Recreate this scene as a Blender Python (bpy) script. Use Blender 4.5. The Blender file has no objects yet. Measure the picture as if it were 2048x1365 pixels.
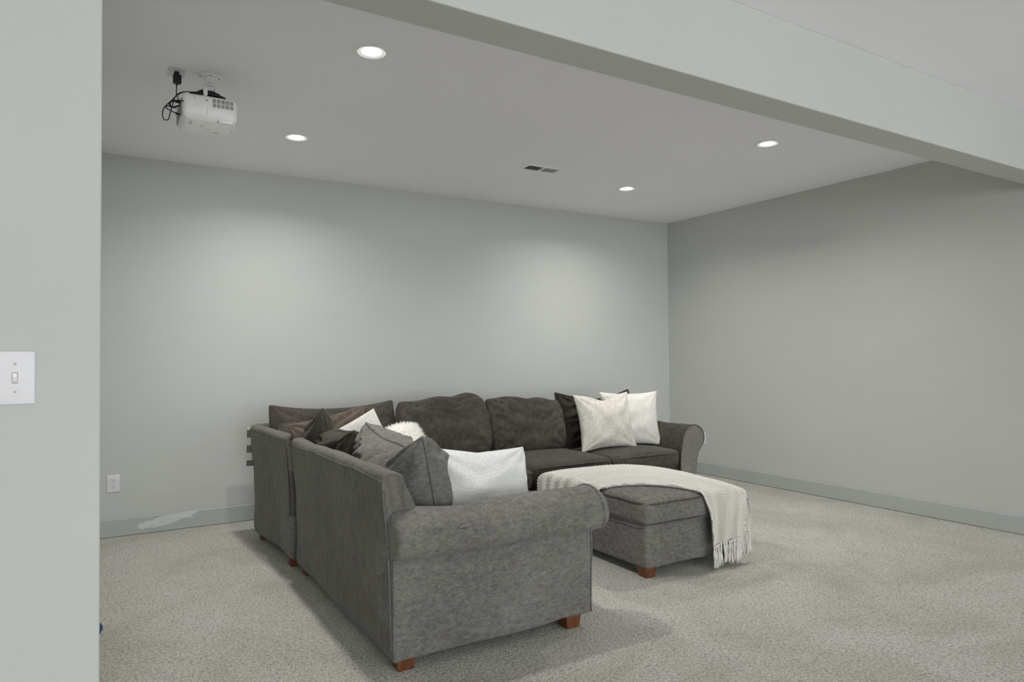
import bpy, bmesh, math, random
from mathutils import Vector, Matrix, noise as mnoise

# ------------------------------------------------------------------ scene, camera, light
scene = bpy.context.scene
col = scene.collection
PI = math.pi

D, W, H = 5.658, 5.471, 2.747          # back wall Y, right wall X, ceiling height
XL = -0.085                            # left wall of the recess
YP = 1.83                              # face of the wall stub with the switch
YB0, YB1, ZB = 1.928, 2.101, 2.381     # dropped beam
YN, XN = -8.0, -4.2                    # rest of the room behind the camera

cam_data = bpy.data.cameras.new('camera')
cam = bpy.data.objects.new('camera', cam_data)
col.objects.link(cam)
cam_data.sensor_width = 36.0
cam_data.sensor_fit = 'HORIZONTAL'
cam_data.lens = 1363.98 / 2048 * 36.0
cam_data.clip_start = 0.05
fw = Vector((0.5162767, 0.8561487, 0.021629))
rt = Vector((0.8564121, -0.5162267, -0.0082644))
up = Vector((-0.0040899, -0.02279, 0.9997319))
m = Matrix((rt, up, -fw)).transposed().to_4x4()
m.translation = Vector((0, 0, 1.27))
cam.matrix_world = m
scene.camera = cam

world = bpy.data.worlds.new('world')
scene.world = world
world.use_nodes = True
bg = world.node_tree.nodes['Background']
bg.inputs['Color'].default_value = (0.86, 0.93, 1.0, 1)
bg.inputs['Strength'].default_value = 1.0

scene.view_settings.view_transform = 'Standard'
scene.view_settings.look = 'None'
scene.view_settings.gamma = 1.0
scene.view_settings.use_curve_mapping = False
scene.view_settings.exposure = 0.13
scene.cycles.max_bounces = 12
scene.cycles.diffuse_bounces = 8
scene.cycles.use_denoising = True


def area_light(name, loc, rot, sx, sy, power, color):
    l = bpy.data.lights.new(name, 'AREA')
    l.shape = 'RECTANGLE'
    l.size, l.size_y = sx, sy
    l.energy = power
    l.color = color
    o = bpy.data.objects.new(name, l)
    o.location = loc
    o.rotation_euler = rot
    col.objects.link(o)
    return o


# daylight coming through the wide windows in the wall behind the camera
area_light('window_daylight', (1.3, YN - 0.05, 1.35), (PI / 2, 0, 0), 6.8, 2.0, 350, (0.95, 0.985, 1.0))
LAMP_POWER = 13.0
LAMP_SPREAD = math.radians(150)

# ------------------------------------------------------------------ helpers


def link(o, parent=None):
    col.objects.link(o)
    if parent is not None:
        o.parent = parent
    return o


def mesh_obj(name, verts, faces, mat, parent=None, smooth=True, uvs=None):
    me = bpy.data.meshes.new(name)
    me.from_pydata([tuple(v) for v in verts], [], faces)
    if smooth:
        me.polygons.foreach_set('use_smooth', [True] * len(me.polygons))
    if uvs is not None:
        ul = me.uv_layers.new(name='UVMap')
        for lp in me.loops:
            ul.data[lp.index].uv = uvs[lp.vertex_index]
    me.update()
    bm = bmesh.new()
    bm.from_mesh(me)
    bmesh.ops.recalc_face_normals(bm, faces=bm.faces)
    bm.to_mesh(me)
    bm.free()
    me.materials.append(mat)
    return link(bpy.data.objects.new(name, me), parent)


def tag(o, label=None, cat=None, group=None, kind=None):
    if label:
        o['label'] = label
    if cat:
        o['category'] = cat
    if group:
        o['group'] = group
    if kind:
        o['kind'] = kind
    return o


def thing(name, loc, label, cat, rot=(0, 0, 0), group=None):
    o = bpy.data.objects.new(name, None)
    o.empty_display_size = 0.1
    o.location = loc
    o.rotation_euler = rot
    col.objects.link(o)
    return tag(o, label, cat, group)


def box_geo(x0, x1, y0, y1, z0, z1):
    v = [(x, y, z) for x in (x0, x1) for y in (y0, y1) for z in (z0, z1)]
    f = [(0, 1, 3, 2), (4, 6, 7, 5), (0, 4, 5, 1), (2, 3, 7, 6), (0, 2, 6, 4), (1, 5, 7, 3)]
    return v, f


def box(name, x0, x1, y0, y1, z0, z1, mat, parent=None, bev=0.0, seg=2):
    v, f = box_geo(x0, x1, y0, y1, z0, z1)
    o = mesh_obj(name, v, f, mat, parent, smooth=False)
    if bev > 0:
        bm = bmesh.new()
        bm.from_mesh(o.data)
        bmesh.ops.bevel(bm, geom=list(bm.edges), offset=bev, segments=seg, profile=0.5, affect='EDGES')
        bm.to_mesh(o.data)
        bm.free()
    return o


def merge(geos):
    V, F = [], []
    for v, f in geos:
        b = len(V)
        V += list(v)
        F += [tuple(i + b for i in q) for q in f]
    return V, F


def lathe_geo(profile, n=32, center=(0, 0, 0)):
    V, F = [], []
    k = len(profile)
    for i in range(n):
        a = 2 * PI * i / n
        for r, z in profile:
            V.append((center[0] + r * math.cos(a), center[1] + r * math.sin(a), center[2] + z))
    for i in range(n):
        j = (i + 1) % n
        for q in range(k - 1):
            F.append((i * k + q, j * k + q, j * k + q + 1, i * k + q + 1))
    return V, F


def catmull(pts, sub=8, closed=False):
    P = [Vector(p) for p in pts]
    n = len(P)
    out = []
    rng = n if closed else n - 1
    for i in range(rng):
        if closed:
            p0, p1, p2, p3 = P[i - 1], P[i], P[(i + 1) % n], P[(i + 2) % n]
        else:
            p1, p2 = P[i], P[i + 1]
            p0 = P[i - 1] if i > 0 else p1 * 2 - p2
            p3 = P[i + 2] if i + 2 < n else p2 * 2 - p1
        for s in range(sub):
            t = s / sub
            out.append(0.5 * ((2 * p1) + (p2 - p0) * t + (2 * p0 - 5 * p1 + 4 * p2 - p3) * t * t
                              + (3 * p1 - p0 - 3 * p2 + p3) * t ** 3))
    if not closed:
        out.append(P[-1])
    return out


def tube_geo(path, r, k=8, closed=False, taper=None):
    P = [Vector(p) for p in path]
    n = len(P)
    V, F = [], []
    nrm = None
    for i in range(n):
        a = P[i - 1] if (i > 0 or closed) else P[i]
        b = P[(i + 1) % n] if (i < n - 1 or closed) else P[i]
        t = (b - a)
        t = t.normalized() if t.length > 1e-9 else Vector((0, 0, 1))
        if nrm is None:
            ref = Vector((0, 0, 1)) if abs(t.z) < 0.9 else Vector((1, 0, 0))
            nrm = t.cross(ref).normalized()
        else:
            nrm = (nrm - t * nrm.dot(t))
            nrm = nrm.normalized() if nrm.length > 1e-6 else t.orthogonal().normalized()
        bn = t.cross(nrm)
        rr = r if taper is None else r * taper(i / max(1, n - 1))
        for q in range(k):
            an = 2 * PI * q / k
            V.append(P[i] + (nrm * math.cos(an) + bn * math.sin(an)) * rr)
    for i in range(n if closed else n - 1):
        j = (i + 1) % n
        for q in range(k):
            q2 = (q + 1) % k
            F.append((i * k + q, j * k + q, j * k + q2, i * k + q2))
    if not closed:
        F.append(tuple(range(k)))
        F.append(tuple((n - 1) * k + q for q in range(k)))
    return V, F


def tube(name, path, r, mat, parent=None, k=8, closed=False, taper=None):
    v, f = tube_geo(path, r, k, closed, taper)
    return mesh_obj(name, v, f, mat, parent)


def rbox_geo(x0, x1, y0, y1, z0, z1, r, n=(8, 8, 4), puff=(0, 0, 0), rim=4, deform=None):
    """rounded box with optional puffed faces; built as a lattice shell"""
    c = Vector(((x0 + x1) / 2, (y0 + y1) / 2, (z0 + z1) / 2))
    h = ((x1 - x0) / 2, (y1 - y0) / 2, (z1 - z0) / 2)
    ax = []
    for a in range(3):
        rr = min(r, h[a] * 0.999)
        inner = h[a] - rr
        rimv = [inner + rr * math.tan(PI / 4 * i / rim) for i in range(1, rim + 1)]
        mid = [-inner + 2 * inner * i / n[a] for i in range(n[a] + 1)]
        ax.append([-v for v in reversed(rimv)] + mid + rimv)
    N = [len(a) for a in ax]
    idx, V, F = {}, [], []

    def vert(i, j, k):
        key = (i, j, k)
        if key in idx:
            return idx[key]
        p = [ax[0][i], ax[1][j], ax[2][k]]
        q = [max(-(h[a] - r), min(h[a] - r, p[a])) if h[a] > r else 0 for a in range(3)]
        d = Vector(p) - Vector(q)
        rad = r
        pt = Vector(q) + (d.normalized() * rad if d.length > 1e-9 else d)
        u = [max(-1, min(1, pt[a] / h[a])) for a in range(3)]
        for a in range(3):
            if puff[a]:
                b, e = [t for t in range(3) if t != a]
                g = max(0, (1 - u[b] ** 2)) * max(0, (1 - u[e] ** 2))
                pt[a] += puff[a] * (g ** 0.5) * u[a]
        pt = pt + c
        if deform:
            pt = deform(pt)
        idx[key] = len(V)
        V.append(pt)
        return idx[key]
    for a in range(3):
        b, e = [t for t in range(3) if t != a]
        for end in (0, N[a] - 1):
            for i in range(N[b] - 1):
                for j in range(N[e] - 1):
                    q = []
                    for (di, dj) in ((0, 0), (1, 0), (1, 1), (0, 1)):
                        t = [0, 0, 0]
                        t[a], t[b], t[e] = end, i + di, j + dj
                        q.append(vert(*t))
                    F.append(tuple(q))
    return V, F


def rbox(name, dims, r, mat, parent=None, **kw):
    v, f = rbox_geo(*dims, r, **kw)
    return mesh_obj(name, v, f, mat, parent)


def loft(name, profile, axis, c0, c1, mat, parent=None, n=24, rend=0.015, sub=4, deform=None):
    """closed smooth profile (a, b) swept along an axis with softly rounded ends"""
    pr = catmull([(a, b, 0) for a, b in profile], sub, True)
    k = len(pr)
    cx = sum(p.x for p in pr) / k
    cy = sum(p.y for p in pr) / k
    st = []
    L = c1 - c0
    for i in range(5):
        a = PI / 2 * i / 4
        st.append((c0 + rend * (1 - math.sin(a)), rend * (1 - math.cos(PI / 2 - a) if False else 1 - math.sin(a))))
    st = [(c0 + rend * (1 - math.cos(PI / 2 * i / 4)), rend * (1 - math.sin(PI / 2 * i / 4))) for i in range(5)]
    st += [(c0 + rend + (L - 2 * rend) * i / n, 0) for i in range(1, n)]
    st += [(c1 - rend * (1 - math.cos(PI / 2 * i / 4)), rend * (1 - math.sin(PI / 2 * i / 4))) for i in range(4, -1, -1)]
    V, F = [], []

    def mk(a, b, s):
        p = {'X': Vector((s, a, b)), 'Y': Vector((a, s, b)), 'Z': Vector((a, b, s))}[axis]
        return deform(p) if deform else p
    for s, ins in st:
        for p in pr:
            d = Vector((p.x - cx, p.y - cy))
            l = d.length
            f = max(0.0, (l - ins) / l) if l > 0 else 1
            V.append(mk(cx + d.x * f, cy + d.y * f, s))
    for i in range(len(st) - 1):
        for q in range(k):
            q2 = (q + 1) % k
            F.append((i * k + q, i * k + q2, (i + 1) * k + q2, (i + 1) * k + q))
    for base, s in ((0, st[0][0]), ((len(st) - 1) * k, st[-1][0])):
        # cap as two inner rings so the end stays flat and shades well
        prev = base
        for fct in (0.6, 0.25):
            b2 = len(V)
            for q in range(k):
                p = pr[q]
                V.append(mk(cx + (p.x - cx) * fct, cy + (p.y - cy) * fct, s))
            for q in range(k):
                q2 = (q + 1) % k
                F.append((prev + q, prev + q2, b2 + q2, b2 + q))
            prev = b2
        F.append(tuple(prev + q for q in range(k)))
    return mesh_obj(name, V, F, mat, parent)


def fbm(p, sc, seed=0.0, oct=3):
    v, a, s = 0, 1, sc
    for i in range(oct):
        v += a * mnoise.noise(Vector((p[0] * s + seed, p[1] * s - seed * 0.7, p[2] * s + seed * 1.3)))
        a *= 0.5
        s *= 2.1
    return v


def soft_wr(amp, sc, seed):
    def d(p):
        n = Vector((fbm(p, sc, seed), fbm(p, sc, seed + 11), fbm(p, sc, seed + 23)))
        return p + n * amp
    return d

# ------------------------------------------------------------------ materials


def nt(name):
    mt = bpy.data.materials.new(name)
    mt.use_nodes = True
    t = mt.node_tree
    return mt, t, t.nodes['Principled BSDF']


def N(t, typ, **kw):
    n = t.nodes.new(typ)
    for k, v in kw.items():
        if k in n.inputs:
            n.inputs[k].default_value = v
        else:
            setattr(n, k, v)
    return n


def ramp(t, fac, stops):
    r = t.nodes.new('ShaderNodeValToRGB')
    while len(r.color_ramp.elements) < len(stops):
        r.color_ramp.elements.new(0.5)
    for e, (p, c) in zip(r.color_ramp.elements, stops):
        e.position = p
        e.color = (*c, 1)
    t.links.new(fac, r.inputs['Fac'])
    return r.outputs['Color']


def plain(name, c, rough=0.5, metallic=0.0, emit=None, es=1.0, spec=0.5):
    mt, t, b = nt(name)
    n = N(t, 'ShaderNodeTexNoise', Scale=14.0, Detail=3.0)
    co = N(t, 'ShaderNodeTexCoord')
    t.links.new(co.outputs['Object'], n.inputs['Vector'])
    cc = ramp(t, n.outputs['Fac'], [(0.3, tuple(x * 0.96 for x in c)), (0.7, tuple(min(1, x * 1.04) for x in c))])
    t.links.new(cc, b.inputs['Base Color'])
    b.inputs['Roughness'].default_value = rough
    b.inputs['Metallic'].default_value = metallic
    b.inputs['Specular IOR Level'].default_value = spec
    if emit:
        b.inputs['Emission Color'].default_value = (*emit, 1)
        b.inputs['Emission Strength'].default_value = es
    return mt


def paint(name, c, rough=0.6, var=0.02, bump=0.05):
    """rolled wall paint: faint cloudiness and orange-peel relief"""
    mt, t, b = nt(name)
    co = N(t, 'ShaderNodeTexCoord')
    n1 = N(t, 'ShaderNodeTexNoise', Scale=0.9, Detail=5.0, Roughness=0.6)
    mp = N(t, 'ShaderNodeMapping')
    mp.inputs['Scale'].default_value = (1.0, 1.0, 1.9)
    t.links.new(co.outputs['Object'], mp.inputs['Vector'])
    t.links.new(mp.outputs['Vector'], n1.inputs['Vector'])
    cc = ramp(t, n1.outputs['Fac'], [(0.3, tuple(x * (1 - var) for x in c)), (0.7, tuple(x * (1 + var) for x in c))])
    t.links.new(cc, b.inputs['Base Color'])
    n2 = N(t, 'ShaderNodeTexNoise', Scale=160.0, Detail=3.0)
    t.links.new(co.outputs['Object'], n2.inputs['Vector'])
    bp = N(t, 'ShaderNodeBump', Strength=bump, Distance=0.002)
    t.links.new(n2.outputs['Fac'], bp.inputs['Height'])
    t.links.new(bp.outputs['Normal'], b.inputs['Normal'])
    b.inputs['Roughness'].default_value = rough
    b.inputs['Specular IOR Level'].default_value = 0.25
    return mt


def fabric(name, c_dark, c_light, mott=(22, 22, 22), weave=900, rough=0.95, sheen=0.35, bump=0.25, sheen_tint=None,
           big=3.0):
    """brushed velour / woven upholstery: blotchy nap, fine weave relief"""
    mt, t, b = nt(name)
    co = N(t, 'ShaderNodeTexCoord')
    mp = N(t, 'ShaderNodeMapping')
    mp.inputs['Scale'].default_value = mott
    t.links.new(co.outputs['Object'], mp.inputs['Vector'])
    n1 = N(t, 'ShaderNodeTexNoise', Scale=1.0, Detail=7.0, Roughness=0.68, Distortion=0.6)
    t.links.new(mp.outputs['Vector'], n1.inputs['Vector'])
    n0 = N(t, 'ShaderNodeTexNoise', Scale=big, Detail=3.0, Roughness=0.5)
    t.links.new(co.outputs['Object'], n0.inputs['Vector'])
    ad = N(t, 'ShaderNodeMath', operation='MULTIPLY_ADD')
    t.links.new(n0.outputs['Fac'], ad.inputs[0])
    ad.inputs[1].default_value = 0.5
    t.links.new(n1.outputs['Fac'], ad.inputs[2])
    cc = ramp(t, ad.outputs[0], [(0.55, c_dark), (0.95, c_light)])
    # thread-level speckle
    n2 = N(t, 'ShaderNodeTexNoise', Scale=float(weave) * 0.30, Detail=3.0)
    t.links.new(co.outputs['Object'], n2.inputs['Vector'])
    mx = N(t, 'ShaderNodeMixRGB', blend_type='MULTIPLY')
    mx.inputs['Fac'].default_value = 0.55
    t.links.new(cc, mx.inputs['Color1'])
    sp = ramp(t, n2.outputs['Fac'], [(0.3, (0.45, 0.45, 0.45)), (0.70, (1.45, 1.45, 1.45))])
    t.links.new(sp, mx.inputs['Color2'])
    t.links.new(mx.outputs['Color'], b.inputs['Base Color'])
    bp = N(t, 'ShaderNodeBump', Strength=bump, Distance=0.003)
    t.links.new(n2.outputs['Fac'], bp.inputs['Height'])
    bp2 = N(t, 'ShaderNodeBump', Strength=bump * 0.8, Distance=0.01)
    t.links.new(n1.outputs['Fac'], bp2.inputs['Height'])
    t.links.new(bp.outputs['Normal'], bp2.inputs['Normal'])
    t.links.new(bp2.outputs['Normal'], b.inputs['Normal'])
    b.inputs['Roughness'].default_value = rough
    b.inputs['Specular IOR Level'].default_value = 0.15
    b.inputs['Sheen Weight'].default_value = sheen
    b.inputs['Sheen Roughness'].default_value = 0.45
    if sheen_tint:
        b.inputs['Sheen Tint'].default_value = (*sheen_tint, 1)
    return mt


def carpet_mat():
    mt, t, b = nt('carpet')
    co = N(t, 'ShaderNodeTexCoord')
    v = N(t, 'ShaderNodeTexVoronoi', Scale=78.0, Randomness=1.0)
    nd = N(t, 'ShaderNodeTexNoise', Scale=60.0, Detail=2.0)
    t.links.new(co.outputs['Object'], nd.inputs['Vector'])
    mixv = N(t, 'ShaderNodeMixRGB', blend_type='ADD')
    mixv.inputs['Fac'].default_value = 0.012
    t.links.new(co.outputs['Object'], mixv.inputs['Color1'])
    t.links.new(nd.outputs['Color'], mixv.inputs['Color2'])
    t.links.new(mixv.outputs['Color'], v.inputs['Vector'])
    nf = N(t, 'ShaderNodeTexNoise', Scale=120.0, Detail=5.0, Roughness=0.75)
    t.links.new(co.outputs['Object'], nf.inputs['Vector'])
    nb = N(t, 'ShaderNodeTexNoise', Scale=1.6, Detail=6.0, Roughness=0.62, Distortion=0.8)
    t.links.new(co.outputs['Object'], nb.inputs['Vector'])
    big = ramp(t, nb.outputs['Fac'], [(0.3, (0.555, 0.54, 0.475)), (0.5, (0.66, 0.647, 0.583)), (0.7, (0.735, 0.722, 0.665))])
    fine = ramp(t, nf.outputs['Fac'], [(0.34, (0.36, 0.355, 0.34)), (0.49, (1.0, 1.0, 1.0)), (0.68, (1.30, 1.30, 1.30))])
    m1 = N(t, 'ShaderNodeMixRGB', blend_type='MULTIPLY')
    m1.inputs['Fac'].default_value = 0.85
    t.links.new(big, m1.inputs['Color1'])
    t.links.new(fine, m1.inputs['Color2'])
    gap = ramp(t, v.outputs['Distance'], [(0.35, (1.06, 1.06, 1.06)), (0.85, (0.45, 0.44, 0.42))])
    m2 = N(t, 'ShaderNodeMixRGB', blend_type='MULTIPLY')
    m2.inputs['Fac'].default_value = 0.6
    t.links.new(m1.outputs['Color'], m2.inputs['Color1'])
    t.links.new(gap, m2.inputs['Color2'])
    t.links.new(m2.outputs['Color'], b.inputs['Base Color'])
    sm = N(t, 'ShaderNodeMath', operation='SUBTRACT')
    t.links.new(nf.outputs['Fac'], sm.inputs[0])
    t.links.new(v.outputs['Distance'], sm.inputs[1])
    bp = N(t, 'ShaderNodeBump', Strength=0.9, Distance=0.008)
    t.links.new(sm.outputs[0], bp.inputs['Height'])
    t.links.new(bp.outputs['Normal'], b.inputs['Normal'])
    b.inputs['Roughness'].default_value = 0.95
    b.inputs['Specular IOR Level'].default_value = 0.1
    b.inputs['Sheen Weight'].default_value = 0.15
    return mt


def wood_mat():
    mt, t, b = nt('cherry_wood')
    co = N(t, 'ShaderNodeTexCoord')
    mp = N(t, 'ShaderNodeMapping')
    mp.inputs['Scale'].default_value = (60, 60, 9)
    t.links.new(co.outputs['Object'], mp.inputs['Vector'])
    n = N(t, 'ShaderNodeTexNoise', Scale=1.0, Detail=5.0, Roughness=0.6)
    t.links.new(mp.outputs['Vector'], n.inputs['Vector'])
    cc = ramp(t, n.outputs['Fac'], [(0.3, (0.085, 0.026, 0.009)), (0.7, (0.19, 0.07, 0.026))])
    t.links.new(cc, b.inputs['Base Color'])
    b.inputs['Roughness'].default_value = 0.38
    return mt


def knit_mat():
    """cream herringbone knit; the chevrons follow the blanket's own UVs (metres)"""
    mt, t, b = nt('herringbone_knit')
    uv = N(t, 'ShaderNodeUVMap')
    sp = N(t, 'ShaderNodeSeparateXYZ')
    t.links.new(uv.outputs['UV'], sp.inputs[0])

    def mth(op, a, bb=None, c=None):
        nn = N(t, 'ShaderNodeMath', operation=op)
        for i, q in enumerate((a, bb, c)):
            if q is None:
                continue
            if isinstance(q, (int, float)):
                nn.inputs[i].default_value = q
            else:
                t.links.new(q, nn.inputs[i])
        return nn.outputs[0]
    tri = mth('MULTIPLY', mth('ABSOLUTE', mth('SUBTRACT', mth('FRACT', mth('DIVIDE', sp.outputs['Y'], 0.13)), 0.5)), 0.13)
    ph = mth('MULTIPLY_ADD', tri, 1.05, sp.outputs['X'])
    st = mth('SINE', mth('MULTIPLY', ph, 2 * PI / 0.022))
    bead = mth('SINE', mth('MULTIPLY', sp.outputs['Y'], 2 * PI / 0.013))
    bead2 = mth('MULTIPLY', bead, 0.28)
    hgt = mth('ADD', st, bead2)
    n = N(t, 'ShaderNodeTexNoise', Scale=420.0, Detail=2.0)
    co = N(t, 'ShaderNodeTexCoord')
    t.links.new(co.outputs['Object'], n.inputs['Vector'])
    hh = mth('MULTIPLY_ADD', n.outputs['Fac'], 0.8, hgt)
    bp = N(t, 'ShaderNodeBump', Strength=0.35, Distance=0.002)
    t.links.new(n.outputs['Fac'], bp.inputs['Height'])
    t.links.new(bp.outputs['Normal'], b.inputs['Normal'])
    fac = mth('MULTIPLY_ADD', hgt, 0.38, 0.5)
    cc = ramp(t, fac, [(0.0, (0.46, 0.43, 0.385)), (0.45, (0.68, 0.655, 0.605)), (1.0, (0.76, 0.74, 0.69))])
    t.links.new(cc, b.inputs['Base Color'])
    b.inputs['Roughness'].default_value = 0.95
    b.inputs['Sheen Weight'].default_value = 0.2
    b.inputs['Specular IOR Level'].default_value = 0.1
    return mt


def sherpa_mat(name, c):
    mt, t, b = nt(name)
    co = N(t, 'ShaderNodeTexCoord')
    v = N(t, 'ShaderNodeTexVoronoi', Scale=130.0)
    t.links.new(co.outputs['Object'], v.inputs['Vector'])
    n = N(t, 'ShaderNodeTexNoise', Scale=240.0, Detail=4.0)
    t.links.new(co.outputs['Object'], n.inputs['Vector'])
    s = N(t, 'ShaderNodeMath', operation='SUBTRACT')
    t.links.new(n.outputs['Fac'], s.inputs[0])
    t.links.new(v.outputs['Distance'], s.inputs[1])
    bp = N(t, 'ShaderNodeBump', Strength=0.6, Distance=0.006)
    t.links.new(s.outputs[0], bp.inputs['Height'])
    t.links.new(bp.outputs['Normal'], b.inputs['Normal'])
    cc = ramp(t, v.outputs['Distance'], [(0.2, c), (0.85, tuple(x * 0.86 for x in c))])
    t.links.new(cc, b.inputs['Base Color'])
    b.inputs['Roughness'].default_value = 1.0
    b.inputs['Sheen Weight'].default_value = 0.3
    b.inputs['Specular IOR Level'].default_value = 0.05
    return mt


M = {}
M['wall'] = paint('wall_paint', (0.535, 0.547, 0.524))
M['ceil'] = paint('ceiling_paint', (0.945, 0.935, 0.985), rough=0.8, var=0.012)
M['base'] = paint('baseboard_paint', (0.43, 0.455, 0.43), rough=0.45, var=0.03)
M['smear'] = paint('filler_smear', (0.60, 0.63, 0.60), rough=0.7, var=0.12)
M['carpet'] = carpet_mat()
M['sofa'] = fabric('sofa_velour', (0.112, 0.106, 0.096), (0.235, 0.227, 0.209), mott=(34, 34, 60), big=2.0, sheen=0.12)
M['sofa_shaded'] = fabric('sofa_velour_shaded', (0.105, 0.099, 0.087), (0.19, 0.181, 0.162), mott=(40, 40, 12), big=2.0, sheen=0.12)  # same velour as the arms, darkened to carry shade on the backs
M['cushion'] = fabric('cushion_velour', (0.044, 0.038, 0.031), (0.094, 0.083, 0.069), mott=(26, 26, 26), sheen=0.10)
M['dark_cushion'] = fabric('dark_cushion_velour', (0.028, 0.024, 0.019), (0.058, 0.050, 0.041), mott=(26, 26, 26), sheen=0.08)
M['rust'] = fabric('brown_velour', (0.10, 0.078, 0.062), (0.19, 0.150, 0.122), mott=(26, 26, 26), sheen=0.1)
M['pipe'] = fabric('piping_velour', (0.060, 0.053, 0.046), (0.11, 0.10, 0.088), mott=(40, 40, 40), sheen=0.1)
M['linen'] = fabric('linen', (0.60, 0.565, 0.50), (0.78, 0.75, 0.685), mott=(35, 35, 35), weave=700, sheen=0.1, bump=0.2)
M['white_cotton'] = fabric('white_cotton', (0.70, 0.685, 0.635), (0.80, 0.79, 0.745), mott=(14, 14, 14), weave=800,
                           sheen=0.1, bump=0.12)
M['sherpa'] = sherpa_mat('white_sherpa', (0.90, 0.90, 0.875))
M['fur'] = plain('cream_fur', (0.93, 0.90, 0.84), rough=1.0, spec=0.05)
M['wood'] = wood_mat()
M['knit'] = knit_mat()
M['tassel'] = plain('tassel_yarn', (0.76, 0.745, 0.70), rough=0.95, spec=0.1)
M['plastic'] = plain('white_plastic', (0.92, 0.91, 0.92), rough=0.35)
M['plate'] = plain('plate_plastic', (0.70, 0.685, 0.71), rough=0.4)
M['plate_groove'] = plain('plate_groove', (0.42, 0.41, 0.42), rough=0.6)
M['slot'] = plain('slot_dark', (0.03, 0.028, 0.026), rough=0.7)
M['screw'] = plain('painted_screw', (0.62, 0.61, 0.62), rough=0.3, metallic=0.3)
M['proj'] = plain('projector_shell', (0.93, 0.93, 0.93), rough=0.42)
M['proj_port'] = plain('projector_port_panel', (0.34, 0.335, 0.335), rough=0.6)
M['proj_mark'] = plain('projector_print', (0.36, 0.36, 0.37), rough=0.6)
M['black'] = plain('black_rubber', (0.012, 0.012, 0.013), rough=0.55)
M['glass'] = plain('lens_glass', (0.02, 0.02, 0.03), rough=0.05)
M['trimring'] = plain('light_trim', (0.93, 0.92, 0.94), rough=0.5)
M['baffle'] = plain('light_baffle', (0.85, 0.85, 0.83), rough=0.5, emit=(1, 0.99, 0.95), es=0.30)
M['led'] = plain('led_lens', (0.9, 0.9, 0.9), rough=0.4, emit=(1.0, 0.985, 0.95), es=6.0)
M['vent'] = plain('vent_enamel', (0.93, 0.925, 0.93), rough=0.4)
M['duct'] = plain('duct_dark', (0.02, 0.02, 0.018), rough=0.9)
M['blue'] = plain('blue_rubber', (0.03, 0.07, 0.17), rough=0.5)
M['winframe'] = plain('window_frame', (0.75, 0.75, 0.74), rough=0.5)


def stripes_mat():
    mt, t, b = nt('striped_throw')
    co = N(t, 'ShaderNodeTexCoord')
    sp = N(t, 'ShaderNodeSeparateXYZ')
    t.links.new(co.outputs['Object'], sp.inputs[0])
    w = N(t, 'ShaderNodeMath', operation='MULTIPLY')
    t.links.new(sp.outputs['Z'], w.inputs[0])
    w.inputs[1].default_value = 1 / 0.108
    fr = N(t, 'ShaderNodeMath', operation='FRACT')
    t.links.new(w.outputs[0], fr.inputs[0])
    gt = N(t, 'ShaderNodeMath', operation='GREATER_THAN')
    t.links.new(fr.outputs[0], gt.inputs[0])
    gt.inputs[1].default_value = 0.5
    cc = ramp(t, gt.outputs[0], [(0.0, (0.62, 0.61, 0.55)), (1.0, (0.15, 0.15, 0.14))])
    t.links.new(cc, b.inputs['Base Color'])
    b.inputs['Roughness'].default_value = 0.95
    return mt


M['stripes'] = stripes_mat()

# ------------------------------------------------------------------ room shell
S = 'structure'


def struct(o, label, cat=None):
    return tag(o, label, None, None, S)


struct(box('floor', XN, W, YN, D, -0.1, 0, M['carpet']), 'beige cut-pile carpet covering the whole floor')
struct(box('ceiling', XN, W, YN, D, H, H + 0.1, M['ceil']), 'flat white painted ceiling')
struct(box('wall_back', XL - 0.1, W + 0.1, D, D + 0.12, 0, H, M['wall']), 'pale grey-green painted wall behind the sofa')
struct(box('wall_right', W, W + 0.12, YN, D, 0, H, M['wall']), 'pale grey-green painted wall to the right of the sofa')
struct(box('wall_left', XL - 0.12, XL, YB1, D, 0, H, M['wall']), 'pale painted wall closing the left side of the recess')
struct(box('wall_stub', XN, 0.0, YP, YB1, 0, H, M['wall'], bev=0.006, seg=3), 'pale painted end of wall carrying the light switch')
struct(box('wall_far_left', XN - 0.12, XN, YN, YP, 0, H, M['wall']), 'painted side wall of the room behind the viewer')
struct(box('trim_1', -0.01, W, YB0, YB1, ZB, H, M['wall'], bev=0.005, seg=3), 'pale painted dropped beam crossing the ceiling')
# wall behind the viewer with the wide window band
struct(mesh_obj('wall_front', *merge([
    box_geo(XN, W, YN - 0.12, YN, 0, 0.32), box_geo(XN, W, YN - 0.12, YN, 2.38, H),
    box_geo(XN, -2.15, YN - 0.12, YN, 0.32, 2.38), box_geo(4.75, W, YN - 0.12, YN, 0.32, 2.38)]),
    M['wall'], smooth=False), 'painted wall with wide windows behind the viewer')
wf = [box_geo(-2.15, 4.75, YN - 0.1, YN - 0.02, 0.32, 0.37), box_geo(-2.15, 4.75, YN - 0.1, YN - 0.02, 2.33, 2.38)]
for i in range(6):
    x = -2.15 + 6.85 * i / 5
    wf.append(box_geo(x, x + 0.05, YN - 0.1, YN - 0.02, 0.37, 2.33))
struct(mesh_obj('window_1', *merge(wf), M['winframe'], smooth=False), 'white window frame behind the viewer')


def baseboard(name, x0, x1, y0, y1, label, edge):
    o = box(name, x0, x1, y0, y1, 0, 0.129, M['base'], bev=0.007, seg=1)
    return struct(o, label)


bb_back = baseboard('baseboard_back', XL, W, D - 0.014, D, 'grey-green painted baseboard along the wall behind the sofa', 'y')
baseboard('baseboard_right', W - 0.014, W, YN, D - 0.014, 'grey-green painted baseboard along the right wall', 'x')
baseboard('baseboard_left', XL, XL + 0.014, YB1, D - 0.014, 'grey-green painted baseboard on the left side wall', 'x')
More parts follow.
